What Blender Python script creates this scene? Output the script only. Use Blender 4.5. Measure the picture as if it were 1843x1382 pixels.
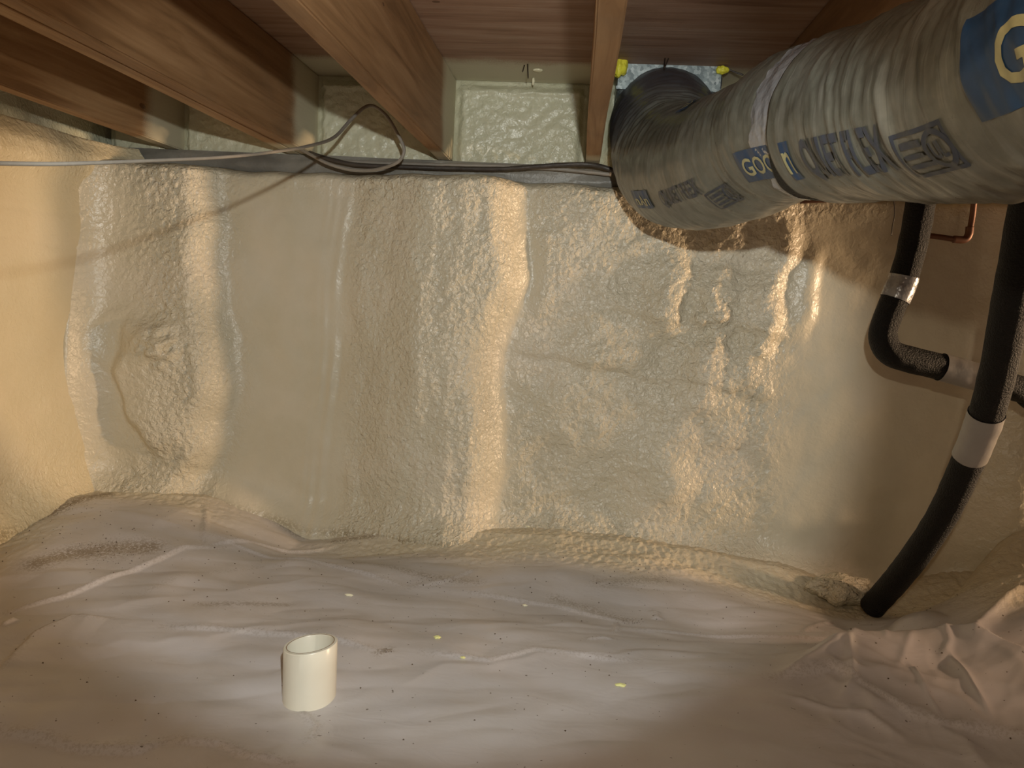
import bpy, bmesh, math, random
import numpy as np
from mathutils import Vector, Matrix

for _o in list(bpy.data.objects):
    bpy.data.objects.remove(_o, do_unlink=True)
scene = bpy.context.scene
COL = scene.collection
rng = random.Random(7)

# ------------------------------------------------------------------ camera
# world: x right along the foam wall, y towards it, z up; metres
FPX = 1330.0
CX, CY = 921.5, 691.0
CAM_Z = 0.70
_Y = np.array([1038 - CX, -(527 - CY), -FPX]); _Y /= np.linalg.norm(_Y)
_Z = np.cross([1, -0.055, 0], _Y); _Z /= np.linalg.norm(_Z)
if _Z[1] < 0: _Z = -_Z
_X = np.cross(_Y, _Z)
RW = np.array([_X, _Y, _Z])            # camera vector -> world vector
CAMP = np.array([0, 0, CAM_Z])

cam_data = bpy.data.cameras.new('camera')
cam = bpy.data.objects.new('camera', cam_data); COL.objects.link(cam)
cam_data.sensor_fit = 'HORIZONTAL'; cam_data.sensor_width = 36.0
cam_data.lens = FPX / 1843.0 * 36.0
cam_data.clip_start = 0.02
M4 = Matrix([list(RW[0]) + [0], list(RW[1]) + [0], list(RW[2]) + [0], [0, 0, 0, 1]])
M4.translation = Vector(CAMP)
cam.matrix_world = M4
scene.camera = cam

# ------------------------------------------------------------------ world, lights, exposure
scene.view_settings.view_transform = 'Standard'
scene.view_settings.look = 'None'
scene.view_settings.exposure = 0.18
scene.view_settings.gamma = 1.0
scene.view_settings.use_curve_mapping = False
w = bpy.data.worlds.new('dim_crawlspace'); scene.world = w; w.use_nodes = True
w.node_tree.nodes['Background'].inputs[0].default_value = (1.0, 0.76, 0.56, 1)
w.node_tree.nodes['Background'].inputs[1].default_value = 0.10

def aim(o, target):
    d = Vector(target) - o.location
    o.rotation_euler = d.to_track_quat('-Z', 'Y').to_euler()

def light(name, kind, loc, target, energy, color, **kw):
    d = bpy.data.lights.new(name, kind); d.energy = energy; d.color = color
    for k, v in kw.items(): setattr(d, k, v)
    o = bpy.data.objects.new(name, d); COL.objects.link(o); o.location = loc
    if target: aim(o, target)
    return o

# torch held just above the camera, its cone on the middle of the wall
light('torch_beam', 'SPOT', (0.05, 0.0, 0.88), (-0.36, 2.06, 0.50), 42, (0.92, 0.99, 0.98), spot_size=math.radians(65), spot_blend=0.28, shadow_soft_size=0.012)
# the torch's wide dim spill
light('torch_spill', 'POINT', (0.05, -0.005, 0.88), None, 12, (1.0, 0.86, 0.66), shadow_soft_size=0.012)
# warm work lamp lying off to the right beyond the frame, grazing the wall
light('work_lamp', 'SPOT', (4.2, 1.56, 0.45), (-1.1, 2.0, 0.62), 560, (1.0, 0.68, 0.41), shadow_soft_size=0.15, spot_size=math.radians(27), spot_blend=0.5)
# added warm fill spot, unseen right of the frame, brightens the mound
light('mound_fill', 'SPOT', (1.9, 0.85, 0.72), (1.02, 1.46, 0.03), 36, (1.0, 0.66, 0.42), shadow_soft_size=0.04, spot_size=math.radians(30), spot_blend=0.6)
# added warm fill behind the camera, tints the dim foreground
light('fill_behind', 'POINT', (0.35, -0.75, 0.55), None, 5, (1.0, 0.70, 0.47), shadow_soft_size=0.18)

# ------------------------------------------------------------------ numpy noise
_perm = np.random.RandomState(3).permutation(512)
_perm = np.concatenate([_perm, _perm, _perm])
_gr = np.random.RandomState(4).uniform(0, 2 * np.pi, 512)
def perlin(x, y, seed=0):
    x = np.asarray(x, float) + seed * 17.31; y = np.asarray(y, float) + seed * 9.77
    xi = np.floor(x).astype(int); yi = np.floor(y).astype(int)
    xf = x - xi; yf = y - yi
    u = xf * xf * xf * (xf * (xf * 6 - 15) + 10); v = yf * yf * yf * (yf * (yf * 6 - 15) + 10)
    def g(ix, iy, dx, dy):
        a = _gr[_perm[(_perm[ix & 511] + iy) & 511]]
        return np.cos(a) * dx + np.sin(a) * dy
    n00 = g(xi, yi, xf, yf); n10 = g(xi + 1, yi, xf - 1, yf)
    n01 = g(xi, yi + 1, xf, yf - 1); n11 = g(xi + 1, yi + 1, xf - 1, yf - 1)
    return 1.5 * ((n00 * (1 - u) + n10 * u) * (1 - v) + (n01 * (1 - u) + n11 * u) * v)
def fbm(x, y, octv=4, seed=0, gain=0.5):
    s = 0; a = 1.0; f = 1.0
    for i in range(octv):
        s = s + a * perlin(x * f, y * f, seed + i); a *= gain; f *= 2.03
    return s
def sst(x, a, b):
    t = np.clip((x - a) / (b - a), 0, 1); return t * t * (3 - 2 * t)

def ray(px, py):
    d = RW @ np.array([px - CX, -(py - CY), -FPX]); return d / d[1]
def at_y(px, py, y):                   # point of the photograph's pixel on the plane y
    return CAMP + ray(px, py) * y
def at_z(px, py, z):
    r = ray(px, py); return CAMP + r * ((z - CAM_Z) / r[2])
def at_d(px, py, d):                   # at depth d along the optical axis
    return CAMP + RW @ np.array([px - CX, -(py - CY), -FPX]) * (d / FPX)

# ------------------------------------------------------------------ materials
class NT:
    def __init__(self, name):
        self.m = bpy.data.materials.new(name); self.m.use_nodes = True
        self.t = self.m.node_tree; self.b = self.t.nodes['Principled BSDF']
    def n(self, typ, **kw):
        nd = self.t.nodes.new(typ)
        for k, v in kw.items():
            if k.startswith('i_'):
                key = k[2:]
                key = int(key) if key.isdigit() else key.replace('_', ' ')
                nd.inputs[key].default_value = v
            else: setattr(nd, k, v)
        return nd
    def l(self, a, b): self.t.links.new(a, b)
    def pos(self, scale=(1, 1, 1), rot=(0, 0, 0)):
        g = self.n('ShaderNodeNewGeometry'); mp = self.n('ShaderNodeMapping')
        mp.inputs['Scale'].default_value = scale; mp.inputs['Rotation'].default_value = rot
        self.l(g.outputs['Position'], mp.inputs['Vector']); return mp.outputs[0]
    def noise(self, vec, scale, detail=4, rough=0.55, dist=0.0):
        nd = self.n('ShaderNodeTexNoise'); nd.inputs['Scale'].default_value = scale
        nd.inputs['Detail'].default_value = detail; nd.inputs['Roughness'].default_value = rough
        nd.inputs['Distortion'].default_value = dist
        self.l(vec, nd.inputs['Vector']); return nd.outputs['Fac']
    def ramp(self, fac, stops):
        r = self.n('ShaderNodeValToRGB'); e = r.color_ramp.elements
        e[0].position, e[0].color = stops[0][0], tuple(stops[0][1]) + (1,)
        e[1].position, e[1].color = stops[-1][0], tuple(stops[-1][1]) + (1,)
        for p, c in stops[1:-1]:
            x = e.new(p); x.color = tuple(c) + (1,)
        self.l(fac, r.inputs[0]); return r.outputs[0]
    def mix(self, fac, a, b, mode='MIX'):
        m = self.n('ShaderNodeMix', data_type='RGBA', blend_type=mode)
        for s, v in ((0, fac), (6, a), (7, b)):
            if isinstance(v, (int, float)): m.inputs[s].default_value = v
            elif isinstance(v, tuple): m.inputs[s].default_value = v + (1,)
            else: self.l(v, m.inputs[s])
        return m.outputs[2]
    def math(self, op, a, b=0.0, c=0.0, clamp=False):
        m = self.n('ShaderNodeMath', operation=op); m.use_clamp = clamp
        for i, v in enumerate((a, b, c)):
            if isinstance(v, (int, float)): m.inputs[i].default_value = v
            else: self.l(v, m.inputs[i])
        return m.outputs[0]
    def attr(self, name):
        a = self.n('ShaderNodeAttribute', attribute_name=name); return a.outputs['Fac']
    def bump(self, h, strength, dist, prev=None):
        b = self.n('ShaderNodeBump'); b.inputs['Strength'].default_value = strength
        b.inputs['Distance'].default_value = dist; self.l(h, b.inputs['Height'])
        if prev is not None: self.l(prev, b.inputs['Normal'])
        return b.outputs[0]
    def fin(self, col, rough=0.5, spec=0.5, normal=None, metal=0.0):
        for key, v in (('Base Color', col), ('Roughness', rough), ('Specular IOR Level', spec), ('Metallic', metal)):
            if isinstance(v, (int, float)): self.b.inputs[key].default_value = v
            elif isinstance(v, tuple): self.b.inputs[key].default_value = v + (1,)
            else: self.l(v, self.b.inputs[key])
        if normal is not None: self.l(normal, self.b.inputs['Normal'])
        return self.m

def mat_foam(name, base=(0.60, 0.54, 0.405), alt=(0.66, 0.59, 0.46)):
    n = NT(name); p = n.pos()
    big = n.noise(p, 3.5, 3); fine = n.noise(p, 60, 3)
    c = n.ramp(big, [(0.32, tuple(x * 0.95 for x in base)), (0.5, base), (0.68, alt)])
    c = n.mix(n.math('MULTIPLY', fine, 0.25), c, (0.74, 0.68, 0.53))
    rough = n.attr('rough')
    pb = n.noise(p, 95, 2.5, 0.5, 0.6)
    pb2 = n.noise(p, 38, 2, 0.5, 0.4)
    nb = n.bump(n.math('MULTIPLY', pb, n.math('ADD', rough, 0.06)), 0.95, 0.0075)
    nb = n.bump(n.math('MULTIPLY', pb2, n.math('ADD', rough, 0.05)), 0.6, 0.009, nb)
    dirt = n.attr('dirt')
    sp = n.noise(p, 160, 4, 0.6)
    dm = n.math('MULTIPLY', dirt, n.math('GREATER_THAN', sp, 0.46))
    c = n.mix(n.math('MULTIPLY', dm, 0.75), c, (0.22, 0.16, 0.075))
    return n.fin(c, n.math('MULTIPLY_ADD', big, 0.18, 0.26), 0.6, nb)
M_FOAM = mat_foam('spray_foam')
M_RIMFOAM = mat_foam('rim_spray_foam', (0.60, 0.60, 0.44), (0.66, 0.65, 0.50))

def mat_wood(name, dark=(0.155, 0.078, 0.031), mid=(0.295, 0.160, 0.071), light_=(0.42, 0.25, 0.125), spray_y=1.985, axis='y', spray_w=0.06):
    n = NT(name)
    sc = (9, 0.7, 9) if axis == 'y' else (0.7, 9, 9)
    p = n.pos(sc); p0 = n.pos()
    g = n.noise(p, 3.2, 6, 0.6, 0.8)
    gfine = n.noise(n.pos((40, 1.6, 40) if axis == 'y' else (1.6, 40, 40)), 3.0, 3, 0.5)
    c = n.ramp(g, [(0.28, dark), (0.48, mid), (0.72, light_)])
    c = n.mix(n.math('MULTIPLY', gfine, 0.45), c, tuple(x * 0.55 for x in mid))
    vor = n.n('ShaderNodeTexVoronoi'); vor.inputs['Scale'].default_value = 3.3
    n.l(n.pos((1.0, 0.75, 1.6) if axis == 'y' else (.75, 1, 1.6)), vor.inputs['Vector'])
    knot = n.math('LESS_THAN', vor.outputs['Distance'], 0.035)
    c = n.mix(n.math('MULTIPLY', knot, 0.7), c, (0.08, 0.035, 0.015))
    stain = n.noise(p0, 4.5, 5, 0.65)
    c = n.mix(n.math('MULTIPLY', n.math('SUBTRACT', stain, 0.55, clamp=True), 2.2, clamp=True), c, (0.20, 0.13, 0.075))
    # foam overspray close to the rim
    sep = n.n('ShaderNodeSeparateXYZ'); g2 = n.n('ShaderNodeNewGeometry'); n.l(g2.outputs['Position'], sep.inputs[0])
    nz = n.noise(p0, 7, 2); nf = n.noise(p0, 420, 2)
    yy = n.math('ADD', sep.outputs[1], n.math('MULTIPLY', n.math('SUBTRACT', nz, 0.5), 0.10))
    yy = n.math('ADD', yy, n.math('MULTIPLY', n.math('SUBTRACT', nf, 0.5), 0.06))
    m = n.n('ShaderNodeMapRange'); m.interpolation_type = 'SMOOTHSTEP'
    m.inputs['From Min'].default_value = spray_y - spray_w; m.inputs['From Max'].default_value = spray_y + 0.02
    n.l(yy, m.inputs['Value'])
    c = n.mix(n.math('MULTIPLY', m.outputs[0], 0.93), c, (0.56, 0.52, 0.38))
    nb = n.bump(gfine, 0.35, 0.0015); nb = n.bump(g, 0.3, 0.002, nb)
    return n.fin(c, 0.62, 0.3, nb)
M_JOIST = mat_wood('joist_lumber')
M_JOISTL = mat_wood('joist_lumber_pale', (0.20, 0.098, 0.037), (0.35, 0.195, 0.088), (0.50, 0.32, 0.16))
M_PLY = mat_wood('plywood', (0.20, 0.105, 0.062), (0.34, 0.20, 0.13), (0.45, 0.31, 0.225), 1.985, 'x', 0.04)

def mat_sheet():
    n = NT('polythene_sheet'); p = n.pos()
    big = n.noise(p, 2.6, 3)
    c = n.ramp(big, [(0.3, (0.46, 0.43, 0.415)), (0.5, (0.53, 0.495, 0.485)), (0.7, (0.60, 0.565, 0.56))])
    foam = n.attr('foam'); nz = n.noise(p, 120, 3)
    fm = n.math('MULTIPLY', foam, n.math('ADD', n.math('MULTIPLY', nz, 0.7), 0.6), clamp=True)
    c = n.mix(fm, c, (0.64, 0.56, 0.40))
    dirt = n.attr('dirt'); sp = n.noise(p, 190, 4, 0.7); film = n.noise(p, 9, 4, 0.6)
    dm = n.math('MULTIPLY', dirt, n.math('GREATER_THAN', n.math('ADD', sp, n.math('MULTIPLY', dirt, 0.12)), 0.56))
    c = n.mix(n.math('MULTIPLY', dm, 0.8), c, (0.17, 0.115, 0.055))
    c = n.mix(n.math('MULTIPLY', n.math('SUBTRACT', film, 0.45, clamp=True), 1.0, clamp=True), c, (0.47, 0.41, 0.34))
    specks = n.math('GREATER_THAN', n.noise(p, 130, 1, 0.3), 0.79)
    c = n.mix(n.math('MULTIPLY', specks, 0.8), c, (0.10, 0.07, 0.045))
    r = n.math('ADD', n.math('MULTIPLY', film, 0.25), n.math('ADD', 0.24, n.math('MULTIPLY', fm, 0.3)))
    nb = n.bump(n.math('MULTIPLY', nz, fm), 0.6, 0.004)
    nb = n.bump(n.noise(n.pos((1, 1.8, 1), (0, 0, 0.3)), 14, 3, 0.5, 1.2), 0.22, 0.006, nb)
    return n.fin(c, r, 0.5, nb)
M_SHEET = mat_sheet()

def mat_simple(name, col, rough=0.5, spec=0.5, metal=0.0, nscale=30, var=0.15, bump=0.0, bscale=80, bdist=0.002):
    n = NT(name); p = n.pos(); z = n.noise(p, nscale, 4)
    c = n.mix(z, tuple(x * (1 - var) for x in col), tuple(min(1, x * (1 + var)) for x in col))
    nb = n.bump(n.noise(p, bscale, 3), bump, bdist) if bump else None
    return n.fin(c, rough, spec, nb, metal)
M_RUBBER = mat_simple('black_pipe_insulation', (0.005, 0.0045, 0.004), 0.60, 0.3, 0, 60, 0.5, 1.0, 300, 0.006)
M_TAPE = mat_simple('grey_duct_tape', (0.30, 0.285, 0.27), 0.38, 0.5, 0.15, 12, 0.2, 0.4, 40, 0.003)
M_SILVER = mat_simple('silver_foil_tape', (0.30, 0.30, 0.31), 0.26, 0.8, 0.35, 10, 0.15, 0.8, 28, 0.006)
M_COPPER = mat_simple('tarnished_copper', (0.16, 0.075, 0.045), 0.5, 0.4, 0.5, 40, 0.3)
M_PVC = mat_simple('white_pvc', (0.78, 0.74, 0.62), 0.27, 0.5, 0, 18, 0.05)
M_CABLE = mat_simple('grey_cable_jacket', (0.27, 0.245, 0.21), 0.5, 0.5, 0, 30, 0.2, 0.4, 160, 0.001)
M_DARKCABLE = mat_simple('dark_cable_jacket', (0.055, 0.045, 0.038), 0.45, 0.5, 0, 25, 0.5, 0.5, 120, 0.002)
M_NAIL = mat_simple('rusty_nail', (0.045, 0.03, 0.022), 0.55, 0.5, 0.6, 200, 0.3)
M_YELLOW = mat_simple('yellow_gun_foam', (0.78, 0.72, 0.06), 0.45, 0.5, 0, 60, 0.15, 0.5, 120, 0.003)
M_CRUMB = mat_simple('foam_crumb_cream', (0.86, 0.82, 0.60), 0.6, 0.4, 0, 80, 0.1)
M_CRUMBY = mat_simple('foam_crumb_yellow', (0.80, 0.80, 0.35), 0.6, 0.4, 0, 80, 0.1)
M_DIRT = mat_simple('dirt', (0.09, 0.062, 0.038), 0.9, 0.2, 0, 90, 0.4)
M_SILL = mat_simple('sill_greyish_overspray', (0.21, 0.20, 0.175), 0.42, 0.5, 0, 5, 0.85, 0.6, 70, 0.004)
M_BLUE = mat_simple('blue_print', (0.014, 0.042, 0.095), 0.38, 0.5, 0, 45, 0.5)
M_INK = mat_simple('dark_blue_ink', (0.034, 0.042, 0.060), 0.42, 0.5, 0, 60, 0.45)
M_PRINTY = mat_simple('pale_yellow_print', (0.34, 0.31, 0.16), 0.4, 0.5, 0, 60, 0.25)

def mat_galv():
    n = NT('galvanized_steel'); p = n.pos()
    v = n.n('ShaderNodeTexVoronoi'); v.inputs['Scale'].default_value = 130; n.l(p, v.inputs['Vector'])
    b = n.noise(p, 35, 5, 0.7)
    c = n.ramp(n.math('ADD', n.math('MULTIPLY', v.outputs['Color'], 0.5), n.math('MULTIPLY', b, 0.5)), [(0.3, (0.20, 0.24, 0.25)), (0.55, (0.36, 0.42, 0.43)), (0.75, (0.60, 0.66, 0.66))])
    return n.fin(c, 0.4, 0.5, None, 0.7)
M_GALV = mat_galv()

def mat_duct():
    n = NT('duct_jacket_film')
    uv = n.n('ShaderNodeUVMap'); uv.uv_map = 'UVMap'
    mp = n.n('ShaderNodeMapping'); mp.inputs['Scale'].default_value = (38, 1.6, 1); n.l(uv.outputs[0], mp.inputs['Vector'])
    p = n.pos()
    w1 = n.noise(mp.outputs[0], 1.0, 4, 0.55, 0.5)
    mp2 = n.n('ShaderNodeMapping'); mp2.inputs['Scale'].default_value = (75, 4, 1); mp2.inputs['Rotation'].default_value = (0, 0, .12); n.l(uv.outputs[0], mp2.inputs['Vector'])
    w2 = n.noise(mp2.outputs[0], 1.0, 3, 0.5, 0.8)
    st = n.noise(p, 11, 5, 0.65); gr = n.noise(p, 45, 4, 0.6)
    c = n.ramp(st, [(0.30, (0.075, 0.072, 0.054)), (0.50, (0.122, 0.120, 0.098)), (0.70, (0.18, 0.18, 0.148))])
    c = n.mix(n.math('MULTIPLY', n.math('SUBTRACT', w1, 0.5, clamp=True), 1.6, clamp=True), c, (0.27, 0.26, 0.23))
    c = n.mix(n.math('MULTIPLY', n.math('SUBTRACT', gr, 0.5, clamp=True), 1.8, clamp=True), c, (0.075, 0.08, 0.062))
    dk = n.attr('shade')  # shade on the elbow's upper end, painted into the jacket colour
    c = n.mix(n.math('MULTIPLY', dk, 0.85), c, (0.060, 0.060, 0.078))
    nb = n.bump(w1, 0.4, 0.004); nb = n.bump(w2, 0.35, 0.0025, nb)
    return n.fin(c, n.math('MULTIPLY_ADD', gr, 0.25, 0.20), 0.6, nb, 0.12)
M_DUCT = mat_duct()

# ------------------------------------------------------------------ object helpers
def setp(o, label=None, cat=None, group=None, kind=None):
    if label: o['label'] = label
    if cat: o['category'] = cat
    if group: o['group'] = group
    if kind: o['kind'] = kind
    return o
def link(name, me, mat, parent=None, smooth=True):
    o = bpy.data.objects.new(name, me); COL.objects.link(o)
    if mat: me.materials.append(mat)
    if smooth:
        me.polygons.foreach_set('use_smooth', [True] * len(me.polygons))
    if parent is not None:
        o.parent = parent; o.matrix_parent_inverse = parent.matrix_world.inverted() if parent.type == 'EMPTY' else Matrix()
    return o
def empty(name, loc, label, cat, group=None):
    o = bpy.data.objects.new(name, None); COL.objects.link(o); o.location = loc; o.empty_display_size = 0.05
    o.matrix_world = Matrix.Translation(Vector(loc))
    return setp(o, label, cat, group)
def mesh_from(name, verts, faces):
    me = bpy.data.meshes.new(name); me.from_pydata([tuple(v) for v in verts], [], faces); me.update(); return me
def grid_mesh(name, P, attrs=None, flip=False):
    """P: (nu,nv,3) array of points"""
    nu, nv = P.shape[:2]
    me = bpy.data.meshes.new(name)
    idx = np.arange(nu * nv).reshape(nu, nv)
    q = np.stack([idx[:-1, :-1], idx[1:, :-1], idx[1:, 1:], idx[:-1, 1:]], -1).reshape(-1, 4)
    if flip: q = q[:, ::-1]
    me.vertices.add(nu * nv); me.vertices.foreach_set('co', P.reshape(-1).astype(np.float32))
    nf = len(q); me.loops.add(nf * 4); me.loops.foreach_set('vertex_index', q.reshape(-1).astype(np.int32))
    me.polygons.add(nf); me.polygons.foreach_set('loop_start', np.arange(0, nf * 4, 4, dtype=np.int32))
    try: me.polygons.foreach_set('loop_total', np.full(nf, 4, dtype=np.int32))
    except Exception: pass
    me.update(calc_edges=True)
    if attrs:
        for k, v in attrs.items():
            a = me.attributes.new(k, 'FLOAT', 'POINT'); a.data.foreach_set('value', np.asarray(v, np.float32).reshape(-1))
    return me
def bm_box(bm, x0, x1, y0, y1, z0, z1, ny=1, bev=0.0):
    vs = {}
    ys = [y0 + (y1 - y0) * i / ny for i in range(ny + 1)]
    rings = [[bm.verts.new(c) for c in ((x0, y, z0), (x1, y, z0), (x1, y, z1), (x0, y, z1))] for y in ys]
    for a, b in zip(rings[:-1], rings[1:]):
        for k in range(4):
            bm.faces.new((a[k], a[(k + 1) % 4], b[(k + 1) % 4], b[k]))
    bm.faces.new(rings[0][::-1]); bm.faces.new(rings[-1])
    bmesh.ops.recalc_face_normals(bm, faces=bm.faces)
    if bev:
        es = [e for e in bm.edges if e.is_manifold and e.calc_face_angle(0) > 1.0]
        bmesh.ops.bevel(bm, geom=es, offset=bev, segments=2, affect='EDGES')
def bm_obj(name, bm, mat, parent=None, smooth=False):
    me = bpy.data.meshes.new(name); bm.to_mesh(me); bm.free()
    return link(name, me, mat, parent, smooth)

def spline(pts, n):
    """Catmull-Rom through pts (k,m) -> (n,m), roughly even in arc length"""
    P = np.array(pts, float); k = len(P)
    E = np.vstack([2 * P[0] - P[1], P, 2 * P[-1] - P[-2]])
    T = np.linspace(0, k - 1, max(n * 4, 400)); i = np.minimum(T.astype(int), k - 2); t = (T - i)[:, None]
    a, b, c, d = E[i], E[i + 1], E[i + 2], E[i + 3]
    Q = 0.5 * (2 * b + (c - a) * t + (2 * a - 5 * b + 4 * c - d) * t ** 2 + (3 * b - a - 3 * c + d) * t ** 3)
    L = np.concatenate([[0], np.cumsum(np.linalg.norm(np.diff(Q[:, :3], axis=0), axis=1))])
    s = np.linspace(0, L[-1], n)
    return np.stack([np.interp(s, L, Q[:, j]) for j in range(Q.shape[1])], 1), L[-1]
def frames(C, e0=None):
    T = np.gradient(C, axis=0); T /= np.linalg.norm(T, axis=1)[:, None]
    if e0 is None: e0 = np.array([0, 0, 1.0]) if abs(T[0][2]) < 0.9 else np.array([1.0, 0, 0])
    A = np.zeros_like(C); e = e0
    for i in range(len(C)):
        e = e - T[i] * (e @ T[i]); e /= np.linalg.norm(e); A[i] = e
    return T, A, np.cross(T, A)
def tube_mesh(name, pts, rad, n=80, seg=20, cap=True, wob=0.0, seed=0):
    C, L = spline(pts, n); T, A, B = frames(C)
    th = np.linspace(0, 2 * np.pi, seg, endpoint=False)
    R = rad if np.isscalar(rad) else np.interp(np.linspace(0, 1, n), np.linspace(0, 1, len(rad)), rad)[:, None]
    s = np.linspace(0, L, n)[:, None]
    if wob: R = R * (1 + wob * perlin(s / 0.03 + 0 * th, np.cos(th)[None] * 1.5 + 5, seed))
    P = C[:, None] + (A[:, None] * np.cos(th)[None, :, None] + B[:, None] * np.sin(th)[None, :, None]) * (R[..., None] if not np.isscalar(R) else R)
    V = P.reshape(-1, 3); F = []
    for i in range(n - 1):
        for j in range(seg):
            a = i * seg + j; b = i * seg + (j + 1) % seg
            F.append((a, a + seg, b + seg, b))
    if cap: F += [tuple(range(seg)), tuple(reversed(range((n - 1) * seg, n * seg)))]
    return mesh_from(name, V, F)

# ------------------------------------------------------------------ SETTING
WY = 2.06           # mean face of the foam wall
XC = -1.36          # left corner
TOP = 0.998         # top of the foam wall
JB, JT = 1.05, 1.275 # joist bottom, top
RIM = 2.14

# base line of the wall: floor height as a function of x
_fx = np.array([-1.5, -1.36, -1.03, -0.73, -0.40, 0.0, 0.6, 0.88, 1.1, 1.7])
_fz = np.array([0.05, 0.05, 0.035, -0.035, -0.02, -0.005, -0.055, -0.10, -0.09, -0.05])
def floor_base(x): return np.interp(x, _fx, _fz)

def wall_bulge(x, z):
    """how far the foam stands out from the plane y = WY, and how pebbly it is"""
    h = np.zeros_like(x); rough = np.full_like(x, 0.25)
    pw = lambda px: (px - 1075.0) / 645.0      # photograph column -> x on the wall
    zz = lambda py: (520.0 - py) / 645.0 + CAM_Z
    # bulge by the left corner; its right face catches the lamp
    edge = -1.0 + 0.045 * np.exp(-((z - 0.42) / 0.17) ** 2) - 0.05 * sst(z, 0.22, 0.08) + 0.012 * perlin(z * 9, z * 0 + 3.2)
    b1 = 1 - sst(x, edge - 0.095, edge + 0.012)
    env = 0.75 + 0.35 * np.exp(-((z - 0.42) / 0.3) ** 2)
    h += 0.085 * b1 * env
    rough += 0.75 * np.exp(-((x - (edge - 0.13)) / 0.10) ** 2)
    # hollow scooped out of that bulge with a ragged rim
    ho = 1 - sst(np.hypot((x + 1.165 + 0.12 * (z - 0.42)) / 0.105, (z - 0.37) / 0.20) + 0.10 * perlin(x * 14, z * 14, 5), 0.72, 1.1)
    h += 0.034 * ho * (1 - sst(x, -1.19, -1.05)); rough += 0.1 * ho
    lump = np.exp(-((x + 1.13) / 0.045) ** 2 - ((z - 0.49) / 0.05) ** 2); h += 0.03 * lump * (1 + 0.8 * perlin(x * 40, z * 40, 6))
    lob = 1 - sst(np.hypot((x + 1.245) / 0.095, (z - 0.50) / 0.10), 0.75, 1.05); h += 0.007 * lob
    # flat panel, x -0.98..-0.66 stays low and smooth
    pan = sst(x, edge + 0.03, edge + 0.07) * (1 - sst(x, -0.70, -0.62)); rough = rough * (1 - 0.85 * pan)
    # seam: a few vertical folds
    sx = -0.655 - 0.06 * (1 - z) + 0.012 * perlin(z * 5, z * 0 + 1.3)
    for k, (dx, a) in enumerate(((0, .0045), (-.030, .0028), (.022, -.0035), (-.052, .002))):
        h += a * np.exp(-((x - sx - dx) / 0.009) ** 2) * (0.6 + 0.8 * perlin(z * 6, z * 0 + k * 3.1 + 7))
    # middle section swells towards its right face (warm stripe)
    e2 = -0.150 - 0.03 * (1 - z) + 0.035 * np.exp(-((z - 0.72) / 0.10) ** 2) - 0.025 * np.exp(-((z - 0.52) / 0.16) ** 2) + 0.006 * perlin(z * 8, z * 0 + 9)
    sw = sst(x, -0.66, -0.40) * (1 - sst(x, e2 - 0.100, e2 + 0.010))
    h += 0.085 * sw * (0.85 + 0.15 * z)
    mid = sst(x, -0.66, -0.60) * (1 - sst(x, e2 - 0.06, e2)); rough += 0.50 * mid
    h += mid * 0.010 * fbm(x * 6, z * 2.2, 3, 11)
    # right section: broad lobes, horizontal laps
    rs = sst(x, e2, e2 + 0.06) * (1 - sst(x, 0.48, 0.62)); rough += 0.45 * rs
    h += rs * 0.016 * fbm(x * 3.2 + 3, z * 4.5, 3, 21)
    lap = z - (0.655 - 0.10 * x + 0.02 * perlin(x * 6, x * 0 + 2)); h += rs * 0.016 * sst(lap, -0.004, 0.03) * (1 - sst(lap, 0.10, 0.2)) * sst(x, 0.0, 0.25)
    lap2 = z - (0.50 - 0.12 * x + 0.02 * perlin(x * 7, x * 0 + 4)); h += rs * 0.010 * sst(lap2, -0.004, 0.02) * (1 - sst(lap2, 0.03, 0.12))
    # knobbly ridges near x .2 .. .62, their right faces catch the lamp
    for (x0, zc, sz, wd, am) in ((0.27, 0.70, 0.12, 0.07, .024), (0.40, 0.62, 0.20, 0.065, .026), (0.53, 0.72, 0.20, 0.055, .026), (0.62, 0.72, 0.13, 0.04, .012), (0.36, 0.28, 0.20, 0.10, .026), (0.47, 0.42, 0.14, 0.09, .018)):
        ex = x0 + 0.02 * perlin(z * 9 + x0 * 10, z * 0 + x0 * 5) + 0.10 * (z - 0.65)
        h += am * sst(x, ex - wd * 1.8, ex - wd * 0.3) * (1 - sst(x, ex - wd * 0.25, ex + wd * 0.7)) * np.exp(-((z - zc) / sz) ** 4)
    kn = np.exp(-((x - 0.38) / 0.16) ** 2 - ((z - 0.62) / 0.20) ** 2)
    h += kn * 0.011 * fbm(x * 17, z * 17, 3, 31); rough += 0.35 * kn
    # smooth panel on the right then rough again
    sm = sst(x, 0.56, 0.66); rough = rough * (1 - 0.7 * sm) + 0.28 * sst(x, 1.0, 1.2)
    h += sst(x, 1.03, 1.2) * 0.065
    # base: foam lips out on to the ground sheet
    fb = floor_base(x)
    low = 1 - sst(z - fb, 0.0, 0.13); h += 0.055 * low ** 2 * (1 + 0.5 * perlin(x * 5, z * 0 + 8)); rough += 0.5 * low * (1 - 0.7 * pan)
    # rounded shoulder at the top
    h -= 0.05 * np.clip((z - (TOP - 0.03)) / 0.03, 0, 1) ** 3
    rough += 0.3 * sst(z, 0.90, 0.97)
    # left corner fillet
    h += 0.09 * np.exp(-np.maximum(x - XC, 0) / 0.04)
    rough = np.clip(rough, 0.03, 1.2)
    h += 0.006 * fbm(x * 5, z * 5, 3, 41)
    peb = perlin(x * 72, z * 66, 51) + 0.7 * perlin(x * 125, z * 115, 52)
    h += 0.0030 * rough * peb + 0.0014 * rough * perlin(x * 26, z * 24, 53)
    return h, rough

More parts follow.
